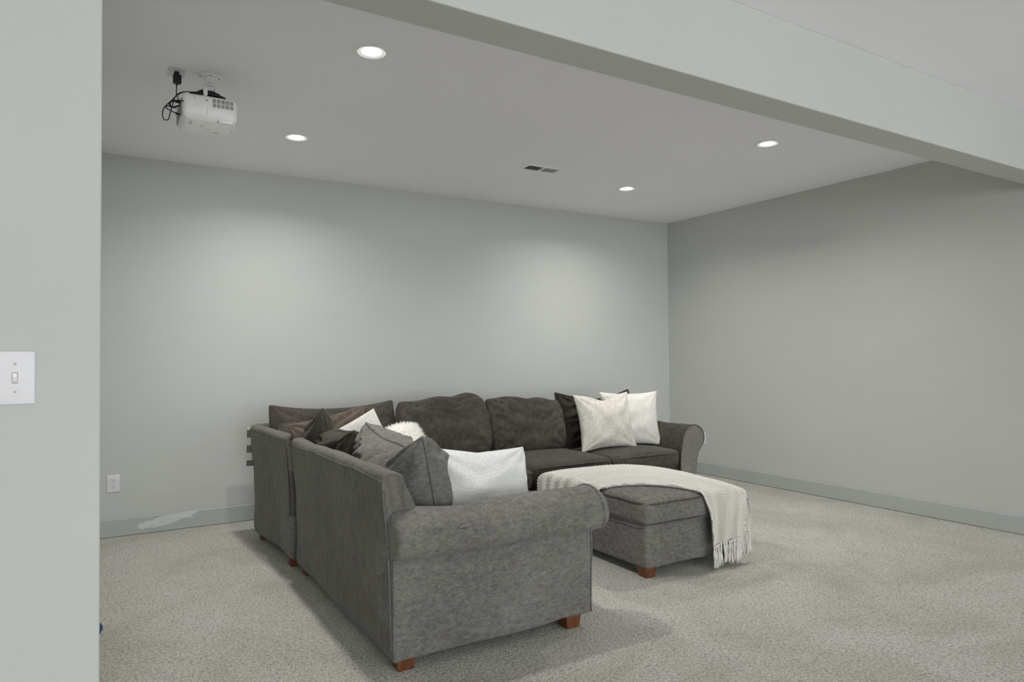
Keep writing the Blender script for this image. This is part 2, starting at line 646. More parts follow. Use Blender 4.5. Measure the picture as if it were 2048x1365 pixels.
# dried filler smear on the back baseboard
sm = []
yy = D - 0.0152
outl = [(0.235, 0.052), (0.245, 0.078), (0.262, 0.066), (0.275, 0.060), (0.279, 0.088), (0.33, 0.090), (0.355, 0.104), (0.42, 0.117),
        (0.50, 0.119), (0.575, 0.124), (0.622, 0.126), (0.618, 0.108), (0.585, 0.098), (0.598, 0.089),
        (0.582, 0.080), (0.545, 0.087), (0.50, 0.068), (0.44, 0.050), (0.38, 0.041), (0.33, 0.036), (0.29, 0.040),
        (0.26, 0.033)]
pv = catmull([(a, yy, b) for a, b in outl], 4, True)
cxm = sum(p.x for p in pv) / len(pv)
czm = sum(p.z for p in pv) / len(pv)
SV = list(pv) + [Vector((cxm + (p.x - cxm) * 0.6, yy - 0.0005, czm + (p.z - czm) * 0.6)) for p in pv] + [Vector((cxm, yy - 0.0006, czm))]
k = len(pv)
SF = [(i, (i + 1) % k, k + (i + 1) % k, k + i) for i in range(k)] + [(k + i, k + (i + 1) % k, 2 * k) for i in range(k)]
mesh_obj('filler_smear', SV, SF, M['smear'], bb_back)['label'] = 'pale smear of dried filler'

# ------------------------------------------------------------------ sofa pieces


def leg(parent, x, y, h=0.062, s=0.042):
    """square block foot tapering to the floor; x, y = centre"""
    t = s * 0.78
    v = [(x - t, y - t, 0), (x + t, y - t, 0), (x + t, y + t, 0), (x - t, y + t, 0),
         (x - s, y - s, h), (x + s, y - s, h), (x + s, y + s, h), (x - s, y + s, h)]
    f = [(0, 1, 2, 3), (4, 5, 6, 7), (0, 1, 5, 4), (1, 2, 6, 5), (2, 3, 7, 6), (3, 0, 4, 7)]
    o = mesh_obj('leg', v, f, M['wood'], parent, smooth=False)
    bm = bmesh.new()
    bm.from_mesh(o.data)
    bmesh.ops.bevel(bm, geom=list(bm.edges), offset=0.003, segments=2, profile=0.5, affect='EDGES')
    bm.to_mesh(o.data)
    bm.free()
    return o


BACK_PROF = [(0.000, 0.056), (-0.004, 0.25), (-0.014, 0.50), (-0.032, 0.72), (-0.036, 0.775), (-0.026, 0.797), (0.0, 0.803),
             (0.028, 0.800), (0.044, 0.785), (0.068, 0.74), (0.105, 0.66), (0.15, 0.50), (0.17, 0.34), (0.17, 0.20), (0.17, 0.056), (0.085, 0.050)]


def seam_line(parent, pts, r=0.0045, sub=6, name='piping', mat=None, closed=False):
    return tube(name, catmull(pts, sub, closed), r, mat or M['pipe'], parent, k=6, closed=closed)


# ---- left-arm section (back towards the viewer's left)
A = thing('sofa_section', (1.5, 3.35, 0), 'grey velour sofa section with a rolled arm, its back turned to the left wall', 'sofa')
AX, AY = 1.5, 3.35
wrA = soft_wr(0.006, 4.0, 3.1)


def a_def(p):
    p = wrA(p)
    # the top sags slightly in the middle and dips near the joint
    if p.z > 0.6:
        w = (p.z - 0.6) / 0.2
        y = p.y + AY
        p.z += w * (-0.012 * math.exp(-((y - 3.9) / 0.25) ** 2))
    return p


loft('back_frame', [(a + 1.0 - AX, b) for a, b in BACK_PROF], 'Y', 2.598 - AY, 4.135 - AY, M['sofa_shaded'], A, n=40, rend=0.014, sub=5, deform=a_def)
seam_line(A, [a_def(Vector((0.965 - AX, y - AY, 0.772 + 0.004 * math.sin(y * 9)))) for y in [2.60 + 0.1 * i for i in range(16)]], 0.0035, mat=M['sofa'])
seam_line(A, [a_def(Vector((1.0 - AX + a, 2.600 - AY, b))) for a, b in
              [(-0.004, 0.10), (-0.008, 0.25), (-0.018, 0.5), (-0.034, 0.72), (-0.032, 0.783), (-0.01, 0.800), (0.03, 0.797), (0.05, 0.775)]], 0.0035, mat=M['sofa'])


def arm_def(p):
    p = wrA(p)
    x = p.x + AX
    if p.z > 0.58:
        p.z += -0.016 * math.exp(-((x - 1.33) / 0.16) ** 2) + 0.006 * math.exp(-((x - 1.12) / 0.08) ** 2)
        p.y += 0.008 * math.sin(x * 9)
    return p


ROLL = [(2.775, 0.36), (2.768, 0.47), (2.745, 0.56), (2.705, 0.622), (2.64, 0.650), (2.57, 0.642), (2.508, 0.607), (2.478, 0.555),
        (2.484, 0.502), (2.515, 0.466), (2.57, 0.460), (2.64, 0.40), (2.70, 0.36)]
loft('arm', [(a - AY, b) for a, b in ROLL], 'X', 0.985 - AX, 2.03 - AX, M['sofa'], A, n=48, rend=0.035, sub=5, deform=arm_def)
rbox('arm_panel', (0.995 - AX, 1.985 - AX, 2.580 - AY, 2.775 - AY, 0.054, 0.52), 0.018, M['sofa'], A, n=(20, 3, 8),
     deform=lambda p: arm_def(p + Vector((0, -0.004 * math.sin((p.x + AX - 1.0) * PI), 0))))
seam_line(A, [arm_def(Vector((x - AX, 2.563 - AY, 0.462))) for x in [1.0 + 0.095 * i for i in range(11)]], 0.003, mat=M['sofa'])
# front of the arm: panel edge piping following the roll
seam_line(A, [arm_def(Vector((1.99 - AX, a - AY, b))) for a, b in ROLL[:10]], 0.006, mat=M['sofa'])
seam_line(A, [arm_def(Vector((1.982 - AX, 2.582 - AY, z))) for z in (0.06, 0.16, 0.26, 0.36, 0.46)], 0.004, mat=M['sofa'])
seam_line(A, [arm_def(Vector((1.0 - AX, 2.582 - AY, z))) for z in (0.07, 0.17, 0.27, 0.37, 0.46)], 0.0035, mat=M['sofa'])
rbox('base', (1.02 - AX, 1.96 - AX, 2.70 - AY, 4.135 - AY, 0.056, 0.325), 0.02, M['sofa'], A, n=(8, 10, 3))
for y0, y1 in ((2.775, 3.455), (3.46, 4.14)):
    c = rbox('seat_cushion', (1.17 - AX, 1.99 - AX, y0 - AY, y1 - AY, 0.325, 0.455), 0.035, M['sofa'], A, n=(8, 8, 3), puff=(0.02, 0, 0.025))
for x, y in ((1.062, 2.645), (1.885, 2.63), (1.055, 4.07), (1.88, 4.07)):
    leg(A, x - AX, y - AY)

# ---- corner section
CX, CY = 1.75, 4.6
C = thing('sofa_section', (CX, CY, 0), 'grey velour corner section of the sectional sofa joining its two wings', 'sofa')
wrC = soft_wr(0.005, 4.0, 9.1)


def c_def(p):
    p = wrC(p)
    y = p.y + CY
    p.x += -0.055 * max(0, y - 4.22) / 0.88
    if p.z < 0.2:
        p.z += 0.03 * math.exp(-((y - 4.55) / 0.2) ** 2) * (0.2 - p.z) / 0.15 * 0.6
    return p


loft('back_frame', [(a + 0.995 - CX, b - 0.006) for a, b in BACK_PROF], 'Y', 4.235 - CY, 5.10 - CY, M['sofa_shaded'], C, n=24, rend=0.014, sub=5, deform=c_def)
seam_line(C, [c_def(Vector((0.961 - CX, y - CY, 0.764))) for y in [4.25 + 0.104 * i for i in range(9)]], 0.0035)
seam_line(C, [c_def(Vector((0.995 + a - CX, 4.24 - CY, b))) for a, b in
              [(-0.003, 0.08), (-0.007, 0.25), (-0.017, 0.5), (-0.034, 0.72)]], 0.004)
loft('back_frame', [(5.105 - a - CY, b - 0.004) for a, b in BACK_PROF], 'X', 0.945 - CX, 2.625 - CX, M['sofa_shaded'], C, n=30, rend=0.014, sub=5, deform=wrC)
rbox('base', (0.975 - CX, 2.62 - CX, 4.19 - CY, 5.08 - CY, 0.058, 0.32), 0.02, M['sofa'], C, n=(10, 8, 3))
rbox('base', (1.99 - CX, 2.63 - CX, 4.095 - CY, 4.4 - CY, 0.058, 0.315), 0.03, M['sofa'], C, n=(6, 4, 3), puff=(0.012, 0.012, 0))
rbox('seat_cushion', (1.10 - CX, 1.985 - CX, 4.17 - CY, 4.95 - CY, 0.32, 0.455), 0.035, M['cushion'], C, n=(8, 8, 3), puff=(0, 0, 0.025))
sc_ = rbox('seat_cushion', (1.99 - CX, 2.632 - CX, 4.085 - CY, 4.92 - CY, 0.322, 0.457), 0.04, M['cushion'], C, n=(8, 8, 3), puff=(0.014, 0.02, 0.022))
seam_line(C, [(2.0 - CX, 4.09 - CY, 0.435), (2.3 - CX, 4.072 - CY, 0.438), (2.60 - CX, 4.085 - CY, 0.435), (2.632 - CX, 4.115 - CY, 0.434),
              (2.645 - CX, 4.5 - CY, 0.438), (2.635 - CX, 4.9 - CY, 0.434)])
for x, y in ((1.025, 4.285), (0.995, 5.03), (2.56, 4.16), (2.56, 5.03)):
    leg(C, x - CX, y - CY)

# ---- right section with its own rolled arm
BX, BY = 3.5, 4.65
B = thing('sofa_section', (BX, BY, 0), 'grey velour two-seat sofa section with a rolled arm beside the right wall', 'sofa')
wrB = soft_wr(0.005, 4.5, 17.0)
loft('back_frame', [(5.12 - a - BY, b - 0.004) for a, b in BACK_PROF], 'X', 2.66 - BX, 4.36 - BX, M['sofa_shaded'], B, n=30, rend=0.014, sub=5, deform=wrB)
rbox('base', (2.665 - BX, 4.2 - BX, 4.225 - BY, 5.10 - BY, 0.058, 0.33), 0.02, M['cushion'], B, n=(12, 8, 3))
ARM = [(4.172, 0.056), (4.166, 0.20), (4.168, 0.36), (4.182, 0.48), (4.208, 0.575), (4.25, 0.638), (4.305, 0.666), (4.365, 0.66), (4.415, 0.625),
       (4.441, 0.57), (4.438, 0.515), (4.410, 0.478), (4.378, 0.44), (4.355, 0.38), (4.340, 0.28), (4.336, 0.16), (4.334, 0.056), (4.25, 0.050)]


def armB_def(p):
    p = wrB(p)
    y = p.y + BY
    p.z += 0.004 * math.sin(y * 11) * (1 if p.z > 0.5 else 0)
    return p


loft('arm', [(a - BX, b) for a, b in ARM], 'Y', 4.19 - BY, 5.08 - BY, M['cushion'], B, n=26, rend=0.014, sub=4, deform=armB_def)
cxA = sum(a for a, b in ARM) / len(ARM)
czA = sum(b for a, b in ARM) / len(ARM)
pf = catmull([(a - BX, 4.186 - BY, b) for a, b in ARM], 4, True)
kk = len(pf)
PV = [armB_def(Vector(p) + Vector((0, 0.006, 0))) for p in pf]
for fct, dy in ((0.93, -0.004), (0.55, -0.008), (0.2, -0.009)):
    PV += [armB_def(Vector((cxA - BX + (p.x + BX - cxA) * fct, p.y + dy, czA + (p.z - czA) * fct))) for p in pf]
PF = [(r * kk + i, r * kk + (i + 1) % kk, (r + 1) * kk + (i + 1) % kk, (r + 1) * kk + i) for r in range(3) for i in range(kk)]
PF.append(tuple(3 * kk + i for i in range(kk)))
mesh_obj('arm_panel', PV, PF, M['sofa'], B)
seam_line(B, [armB_def(Vector((a - BX, 4.188 - BY, b))) for a, b in ARM[:-1]], 0.005)
for i, (x0, x1) in enumerate(((2.655, 3.415), (3.42, 4.165))):
    dy = -0.03 if i == 0 else 0.0
    rbox('seat_cushion', (x0 - BX, x1 - BX, 4.19 + dy - BY, 4.95 - BY, 0.33, 0.465), 0.042, M['cushion'], B, n=(10, 10, 3), puff=(0, 0.022, 0.028 + 0.012 * (1 - i)),
         deform=soft_wr(0.004, 7, 5.0 + i))
    zz = 0.447
    seam_line(B, [(x0 + 0.004 - BX, 4.6 - BY, zz), (x0 + 0.006 - BX, 4.30 - BY, zz), (x0 + 0.04 - BX, 4.205 + dy - BY, zz), (x0 + 0.2 - BX, 4.180 + dy - BY, zz + 0.004),
                  ((x0 + x1) / 2 - BX, 4.171 + dy - BY, zz + 0.006), (x1 - 0.2 - BX, 4.180 + dy - BY, zz + 0.004), (x1 - 0.04 - BX, 4.205 + dy - BY, zz),
                  (x1 - 0.006 - BX, 4.30 - BY, zz), (x1 - 0.004 - BX, 4.6 - BY, zz)], 0.0065)
for x, y in ((2.73, 4.29), (4.25, 4.27), (2.73, 5.03), (4.25, 5.0)):
    leg(B, x - BX, y - BY)

# ---- ottoman
OX, OY = 3.0, 3.42
O = thing('ottoman', (OX, OY, 0), 'grey velour ottoman with a cream throw laid across it, in front of the sofa', 'ottoman')
wrO = soft_wr(0.005, 5.0, 31.0)
rbox('body', (2.632 - OX, 3.372 - OX, 2.925 - OY, 3.925 - OY, 0.056, 0.318), 0.02, M['sofa'], O, n=(12, 16, 5),
     deform=lambda p: wrO(p))


def otto_top(x, y):
    u = max(-1, min(1, (x - OX) / 0.385))
    v = max(-1, min(1, (y - OY) / 0.525))
    return 0.438 + 0.052 * math.sqrt(max(0, (1 - u * u) * (1 - v * v)))


rbox('cushion', (2.615 - OX, 3.385 - OX, 2.895 - OY, 3.945 - OY, 0.308, 0.438), 0.03, M['sofa'], O, n=(14, 18, 4), puff=(0.008, 0.008, 0.052),
     deform=lambda p: p if p.z > 0.43 else wrO(p))
ring = []
for (x, y) in ((2.63, 2.91), (2.82, 2.889), (3.0, 2.886), (3.18, 2.889), (3.37, 2.91), (3.391, 3.15), (3.394, 3.42), (3.391, 3.7), (3.37, 3.93), (3.18, 3.951),
               (3.0, 3.954), (2.82, 3.951), (2.63, 3.93), (2.609, 3.7), (2.606, 3.42), (2.609, 3.15)):
    ring.append((x - OX, y - OY, 0.428))
seam_line(O, ring, 0.005, closed=True)
seam_line(O, [(a, b, 0.316) for a, b, c in ring], 0.0035, closed=True)
for x, y in ((2.685, 2.978), (3.32, 2.978), (2.685, 3.87), (3.32, 3.87)):
    leg(O, x - OX, y - OY)

# ------------------------------------------------------------------ cushions and pillows


def pillow_geo(w, h, t, seed, n=52, pinch=0.07, p=0.42, wr=0.010, fold=0.012, deform=None, ears=0.0, flat_back=1.0, rc=0.0, creases=()):
    idx, V, F = {}, [], []
    S_ = [math.sin(PI / 2 * (2 * i / n - 1)) for i in range(n + 1)]

    def pos(u, v, s):
        x = w / 2 * u * (1 - pinch * (1 - v * v)) * (1 + ears * abs(u * v) ** 3)
        z = h / 2 * v * (1 - pinch * (1 - u * u)) * (1 + ears * abs(u * v) ** 3)
        x *= math.sqrt(max(0.0, 1 - rc * v * v * u * u))
        z *= math.sqrt(max(0.0, 1 - rc * u * u * v * v))
        g = max(0.0, (1 - u * u) * (1 - v * v))
        y = s * t / 2 * g ** p * (flat_back if s > 0 else 1.0)
        mask = g ** 0.3
        q = Vector((u * 1.7 + seed, v * 1.7 - seed, s * 0.9 + seed * 0.31))
        y += s * mask * wr * 1.6 * mnoise.noise(q * 1.3)
        x += mask * wr * mnoise.noise(q * 2.1 + Vector((7, 0, 0)))
        z += mask * wr * mnoise.noise(q * 2.1 + Vector((0, 9, 0)))
        for ci, (cu, cv) in enumerate(((-1, -1), (1, -1), (-1, 1), (1, 1))):
            du, dv = u - cu, v - cv
            d = math.hypot(du, dv)
            a = math.atan2(dv * -cv, du * -cu)
            y += s * mask * fold * math.exp(-d * 1.7) * math.sin(a * 11 + seed * 3 + ci * 2.1)
        for (cu, cv, ang, fr, amp, rad) in creases:
            d2 = ((u - cu) ** 2 + (v - cv) ** 2) / (rad * rad)
            ph = (u - cu) * math.cos(ang) + (v - cv) * math.sin(ang) + 0.15 * mnoise.noise(Vector((u * 3 + seed, v * 3, s)))
            sn = math.sin(ph * fr)
            y += s * mask * amp * math.exp(-d2) * (abs(sn) ** 0.6) * math.copysign(1, sn)
        q = Vector((x, y, z + h / 2))
        return deform(q, u, v) if deform else q
    for s in (1, -1):
        for i in range(n + 1):
            for j in range(n + 1):
                edge = i in (0, n) or j in (0, n)
                key = (i, j, 0 if edge else s)
                if key not in idx:
                    idx[key] = len(V)
                    V.append(pos(S_[i], S_[j], 0 if edge else s))
        for i in range(n):
            for j in range(n):
                q = []
                for a, b in ((i, j), (i + 1, j), (i + 1, j + 1), (i, j + 1)):
                    e = a in (0, n) or b in (0, n)
                    q.append(idx[(a, b, 0 if e else s)])
                F.append(tuple(q))
    loop = [(i, 0) for i in range(n)] + [(n, j) for j in range(n)] + [(i, n) for i in range(n, 0, -1)] + [(0, j) for j in range(n, 0, -1)]
    bd = [V[idx[(i, j, 0)]] for i, j in loop]
    # even out the boundary samples for the piping
    return V, F, bd


def pillow(name, loc, rot, w, h, t, mat, label, cat='cushion', group=None, pipe=None, pipe_r=0.0055, **kw):
    V, F, bd = pillow_geo(w, h, t, **kw)
    if pipe is None:
        o = mesh_obj(name, V, F, mat)
        o.location = loc
        o.rotation_euler = rot
        return tag(o, label, cat, group)
    r = thing(name, loc, label, cat, rot, group)
    mesh_obj('cover', V, F, mat, r)
    pts, last = [], None
    for p in bd:
        if last is None or (p - last).length > 0.012:
            pts.append(p)
            last = p
    tube('piping', pts, pipe_r, pipe, r, k=6, closed=True)
    return r


R = math.radians
G = 'loose dark back cushions along the sofa'
# along the wing facing the viewer
pillow('back_cushion', (1.45, 4.80, 0.47), (R(-16), 0, R(-1)), 0.94, 0.50, 0.20, M['cushion'], 'long dark back cushion with piped top edge in the sofa corner',
       group=G, pipe=M['pipe'], seed=1.3, pinch=0.04, rc=0.10, deform=lambda p, u, v: p + Vector((0, 0, -0.05 * (1 - u * u) * max(0, v))))
pillow('back_cushion', (2.275, 4.72, 0.475), (R(-17), 0, 0), 0.79, 0.50, 0.26, M['cushion'], 'plump dark back cushion between the sofa corner and the middle seat',
       group=G, pipe=M['pipe'], pipe_r=0.0045, seed=4.2, pinch=0.02, p=0.26, fold=0.02, wr=0.016, rc=0.22, creases=[(0.0, 0.9, 1.3, 30, 0.009, 0.5), (0.85, -0.8, 0.5, 34, 0.009, 0.4), (-0.8, 0.5, 0.4, 26, 0.008, 0.5)],
       deform=lambda p, u, v: p + Vector((0, 0, (0.035 * math.exp(-((u - 0.62) / 0.5) ** 2) - 0.012 - 0.008 * math.sin(u * 8)) * max(0, v))))
pillow('back_cushion', (3.01, 4.72, 0.475), (R(-17), 0, 0), 0.75, 0.47, 0.25, M['cushion'], 'dark back cushion slumped on the middle seat of the sofa',
       group=G, pipe=M['pipe'], pipe_r=0.0045, seed=7.7, pinch=0.02, p=0.26, fold=0.022, wr=0.016, rc=0.20, creases=[(-0.9, 0.3, 0.9, 28, 0.010, 0.5), (-0.5, -0.9, 0.2, 34, 0.010, 0.4), (0.8, 0.2, 2.2, 26, 0.008, 0.5)],
       deform=lambda p, u, v: p + Vector((0, 0, (0.02 * math.exp(-((u + 0.6) / 0.35) ** 2) - 0.012 * (1 + u) - 0.006 * math.sin(u * 9 + 1)) * max(0, v))))
pillow('back_cushion', (3.80, 4.76, 0.475), (R(-16), 0, R(2)), 0.90, 0.505, 0.22, M['dark_cushion'], 'darkest back cushion with two raised ears behind the pale pillows',
       group=G, pipe=M['pipe'], seed=12.9, pinch=0.06, p=0.42, fold=0.03, wr=0.012, rc=0.10, creases=[(-0.6, 0.1, 1.8, 20, 0.012, 0.6)],
       deform=lambda p, u, v: p + Vector((0, 0, -0.075 * (1 - abs(u) ** 1.6) * max(0, v) ** 2)))
# along the wing that runs towards the viewer
pillow('back_cushion', (1.17, 4.42, 0.455), (R(-10), 0, R(95)), 0.96, 0.46, 0.24, M['cushion'], 'dark back cushion with a raised ear against the corner side',
       group=G, pipe=M['pipe'], seed=21.0, pinch=0.05, fold=0.02, rc=0.24, creases=[(0.8, 0.6, 0.9, 38, 0.011, 0.45)],
       deform=lambda p, u, v: p + Vector((0, 0, (-0.06 * max(0, u) + 0.095 * max(0, -u) ** 1.8 - 0.035 * (1 - u * u)) * max(0, v))))
pillow('back_cushion', (1.215, 3.86, 0.455), (R(-7), R(0), R(92)), 0.60, 0.44, 0.25, M['cushion'], 'rumpled dark back cushion squeezed between the corner and the creased grey cushion',
       group=G, pipe=M['pipe'], pipe_r=0.0065, seed=25.0, pinch=0.06, fold=0.03, wr=0.02, rc=0.16, creases=[(0.5, 0.2, 1.4, 22, 0.019, 0.9)],
       deform=lambda p, u, v: p + Vector((0, 0, (-0.03 * (1 - u * u) - 0.015 * max(0, u)) * max(0, v))))
pillow('back_cushion', (1.285, 3.12, 0.455), (R(-10), 0, R(90)), 0.80, 0.49, 0.37, M['sofa'], 'large creased grey back cushion with thick piping beside the rolled arm',
       group=G, pipe=M['sofa'], pipe_r=0.0085, seed=33.0, pinch=0.05, p=0.38, fold=0.03, wr=0.02, rc=0.14,
       creases=[(0.8, 0.2, 0.7, 30, 0.026, 0.9), (-0.35, 0.95, 0.3, 20, 0.018, 0.4), (-0.9, -0.9, 0.6, 30, 0.010, 0.4)],
       deform=lambda p, u, v: p + Vector((0, 0, (-0.07 * (1 - u * u) - 0.02 * math.exp(-((u + 0.45) / 0.2) ** 2)) * max(0, v))))

# pale throw pillows
pillow('throw_pillow', (3.65, 4.48, 0.482), (R(-14), R(-1), R(-3)), 0.55, 0.47, 0.20, M['linen'], 'square beige linen pillow standing in front of the white one', 'pillow', seed=41.0,
       pinch=0.085, p=0.5, fold=0.014, ears=0.03, creases=[(0.0, -0.95, 0.1, 24, 0.010, 0.3)],
       deform=lambda p, u, v: p + Vector((0, 0, -0.04 * math.exp(-((u + 0.0) / 0.35) ** 2) * max(0, v) ** 2)))
pillow('throw_pillow', (3.97, 4.56, 0.482), (R(-14), R(0), R(-22)), 0.52, 0.47, 0.18, M['white_cotton'], 'plain white square pillow leaning by the far rolled arm', 'pillow', seed=45.0,
       pinch=0.07, p=0.5, fold=0.008, wr=0.006, ears=0.03)
pillow('throw_pillow', (1.41, 3.93, 0.492), (R(-6), R(-28), R(-20)), 0.42, 0.42, 0.12, M['white_cotton'], 'white pillow tipped corner-up behind the grey cushions', 'pillow', seed=48.0,
       pinch=0.04, p=0.5, fold=0.006, wr=0.006)
pillow('throw_pillow', (1.275, 4.10, 0.475), (R(-9), R(-13), R(-12)), 0.47, 0.46, 0.14, M['rust'], 'brown velour pillow propped behind the tipped white pillow', 'pillow', seed=57.0,
       pinch=0.06, p=0.45, fold=0.02, wr=0.012, creases=[(0.6, 0.8, 2.0, 30, 0.008, 0.5)])


def sherpa_def(p, u, v):
    # slumps: the left half climbs onto the cushion behind, right half stands straight
    p.z += 0.05 * max(0, -u - 0.1) * max(0, v) + 0.0
    p.y += 0.10 * max(0, -u) ** 1.5 * 0.6
    return p


pillow('throw_pillow', (1.60, 2.90, 0.462), (R(-8), 0, R(6)), 0.52, 0.345, 0.16, M['sherpa'], 'white sherpa fleece pillow standing inside the near rolled arm', 'pillow', seed=52.0,
       pinch=0.03, p=0.36, fold=0.012, wr=0.012, deform=sherpa_def)

# fluffy cream pillow: soft round core with long pile
fp = thing('throw_pillow', (1.565, 3.70, 0.46), 'fluffy cream long-pile pillow half hidden behind the grey cushion', 'pillow', (R(-14), 0, R(40)))
V, F, bd = pillow_geo(0.40, 0.40, 0.20, seed=61.0, n=26, pinch=-0.10, p=0.5)
mesh_obj('cover', V, F, M['fur'], fp)
rnd = random.Random(5)
FV, FF = [], []
for q in F:
    for rep in range(4):
        a, b_, c_, d_ = [V[i] for i in q]
        s, t_ = rnd.random(), rnd.random()
        pnt = a.lerp(b_, s).lerp(d_.lerp(c_, s), t_)
        nrm = (pnt - Vector((0, 0, 0.2)))
        nrm.y *= 4
        nrm.normalize()
        dr = (nrm + Vector((rnd.uniform(-.6, .6), rnd.uniform(-.6, .6), rnd.uniform(-.6, .4)))).normalized()
        L = rnd.uniform(0.016, 0.034)
        sd = dr.cross(Vector((rnd.uniform(-1, 1), rnd.uniform(-1, 1), rnd.uniform(-1, 1)))).normalized() * 0.0022
        sd2 = dr.cross(sd).normalized() * 0.0022
        base = pnt - dr * 0.004
        i0 = len(FV)
        FV += [base + sd, base - sd * 0.5 + sd2, base - sd * 0.5 - sd2, base + dr * L]
        FF += [(i0, i0 + 1, i0 + 3), (i0 + 1, i0 + 2, i0 + 3), (i0 + 2, i0, i0 + 3)]
fo = mesh_obj('fur_pile', FV, FF, M['fur'], fp)
fo['kind'] = 'stuff'

# striped cloth hanging behind the corner back
SV, SF = [], []
nx, nz = 12, 40
for s in (0, 1):
    for i in range(nx + 1):
        for j in range(nz + 1):
            u, v = i / nx, j / nz
            x = 0.893 + 0.40 * u
            z = 0.775 - 0.275 * v
            y = 5.128 + 0.012 * math.sin(u * 9 + v * 2) + (0.016 if s else 0) + 0.01 * v
            SV.append((x, y, z))
st = (nx + 1) * (nz + 1)
for i in range(nx):
    for j in range(nz):
        a = i * (nz + 1) + j
        q = (a, a + 1, a + nz + 2, a + nz + 1)
        SF += [q, tuple(st + k_ for k_ in q)]
for j in range(nz):
    for i in (0, nx):
        a = i * (nz + 1) + j
        SF.append((a, a + 1, st + a + 1, st + a))
for i in range(nx):
    for j in (0, nz):
        a = i * (nz + 1) + j
        SF.append((a, a + nz + 1, st + a + nz + 1, st + a))
tag(mesh_obj('striped_throw', SV, SF, M['stripes']), 'grey and cream striped throw hanging behind the sofa corner', 'blanket')

# ------------------------------------------------------------------ knitted throw over the ottoman
near = [(2.22, 3.66), (2.42, 3.45), (2.56, 3.34), (2.66, 3.255), (2.76, 3.175), (2.86, 3.085), (2.96, 2.975), (3.04, 2.875), (3.075, 2.76), (3.09, 2.66), (3.10, 2.575)]
far = [(2.26, 3.93), (2.45, 3.95), (2.62, 3.955), (2.82, 3.955), (3.05, 3.95), (3.30, 3.88), (3.50, 3.62), (3.56, 3.30), (3.53, 3.02), (3.43, 2.80), (3.40, 2.635)]
nc = catmull([(a, b, 0) for a, b in near], 60)
fc = catmull([(a, b, 0) for a, b in far], 60)
nu = len(nc)
nv = 190
X0, X1, Y0, Y1 = 2.607, 3.392, 2.886, 3.954
RR = 0.035


def over(s):
    """overhang length -> (outward, drop) around a rounded edge"""
    a = s / RR
    if a < PI / 2:
        return RR * math.sin(a), RR * (1 - math.cos(a))
    return RR, RR + (s - RR * PI / 2)


def drape(a, b, u, v):
    dx = max(0, a - (X1 - RR), (X0 + RR) - a)
    dy = max(0, b - (Y1 - RR), (Y0 + RR) - b)
    x = min(max(a, X0 + RR), X1 - RR)
    y = min(max(b, Y0 + RR), Y1 - RR)
    z = otto_top(x, y) + 0.012
    ox, px = over(dx)
    oy, py = over(dy)
    if dx:
        x += math.copysign(ox + 0.012 + 0.02 * min(1, px / 0.2), a - OX)
    if dy:
        y += math.copysign(oy + 0.012 + 0.028 * min(1, py / 0.15), b - OY)
    z -= math.hypot(px, py)
    # soft folds running along the throw
    top = max(0, 1 - (px + py) / 0.1)
    z += top * (0.010 * math.sin(v * 9 + u * 5) + 0.008 * math.sin(v * 17 - u * 9 + 1)) * (0.35 + 0.65 * v)
    z += top * 0.028 * math.exp(-((v - 0.38 - 0.15 * u) / 0.10) ** 2) * max(0, 1 - abs(u - 0.35) / 0.3)
    hang = min(1, (px + py) / 0.12)
    if dy and b < OY:
        y += hang * (0.010 * math.sin(v * 8 + 0.5) + 0.006 * math.sin(v * 19 + u * 6))
    if dx:
        x += hang * 0.010 * math.sin(u * 22)
    return Vector((x, y, max(z, 0.03)))


BV, UV = [], []
lu = 0
for i in range(nu):
    if i:
        lu += ((nc[i] - nc[i - 1]).length + (fc[i] - fc[i - 1]).length) / 2
    wd = (fc[i] - nc[i]).length
    for j in range(nv + 1):
        v = j / nv
        p = nc[i].lerp(fc[i], v)
        # the middle of the sheet bows a little so rows do not run dead straight
        BV.append(drape(p.x, p.y, i / (nu - 1), v))
        UV.append((lu, v * 0.78))
# herringbone ribs as relief: push every point along its normal
REL = []
for i in range(nu):
    for j in range(nv + 1):
        k_ = i * (nv + 1) + j
        du = BV[min(i + 1, nu - 1) * (nv + 1) + j] - BV[max(i - 1, 0) * (nv + 1) + j]
        dv = BV[i * (nv + 1) + min(j + 1, nv)] - BV[i * (nv + 1) + max(j - 1, 0)]
        nn = du.cross(dv)
        nn = nn.normalized() if nn.length > 1e-12 else Vector((0, 0, 1))
        U_, V_ = UV[k_]
        tri = abs((V_ / 0.13) % 1.0 - 0.5) * 0.13
        w_ = math.sin(2 * PI * (U_ + tri * 1.05) / 0.022) + 0.3 * math.sin(2 * PI * V_ / 0.0125)
        REL.append(BV[k_] + nn * (0.0042 * w_))
BV = REL
BF = [(i * (nv + 1) + j, (i + 1) * (nv + 1) + j, (i + 1) * (nv + 1) + j + 1, i * (nv + 1) + j + 1) for i in range(nu - 1) for j in range(nv)]
bl = thing('throw_blanket', (OX, OY, 0.45), 'cream herringbone knit throw with tassels draped over the ottoman', 'blanket')
off = Vector((OX, OY, 0.45))
cl = mesh_obj('cloth', [p - off for p in BV], BF, M['knit'], bl, uvs=UV)
sol = cl.modifiers.new('thickness', 'SOLIDIFY')
sol.thickness = 0.009
sol.offset = 1.0
rim = [BV[i * (nv + 1)] - off for i in range(0, nu, 4)]
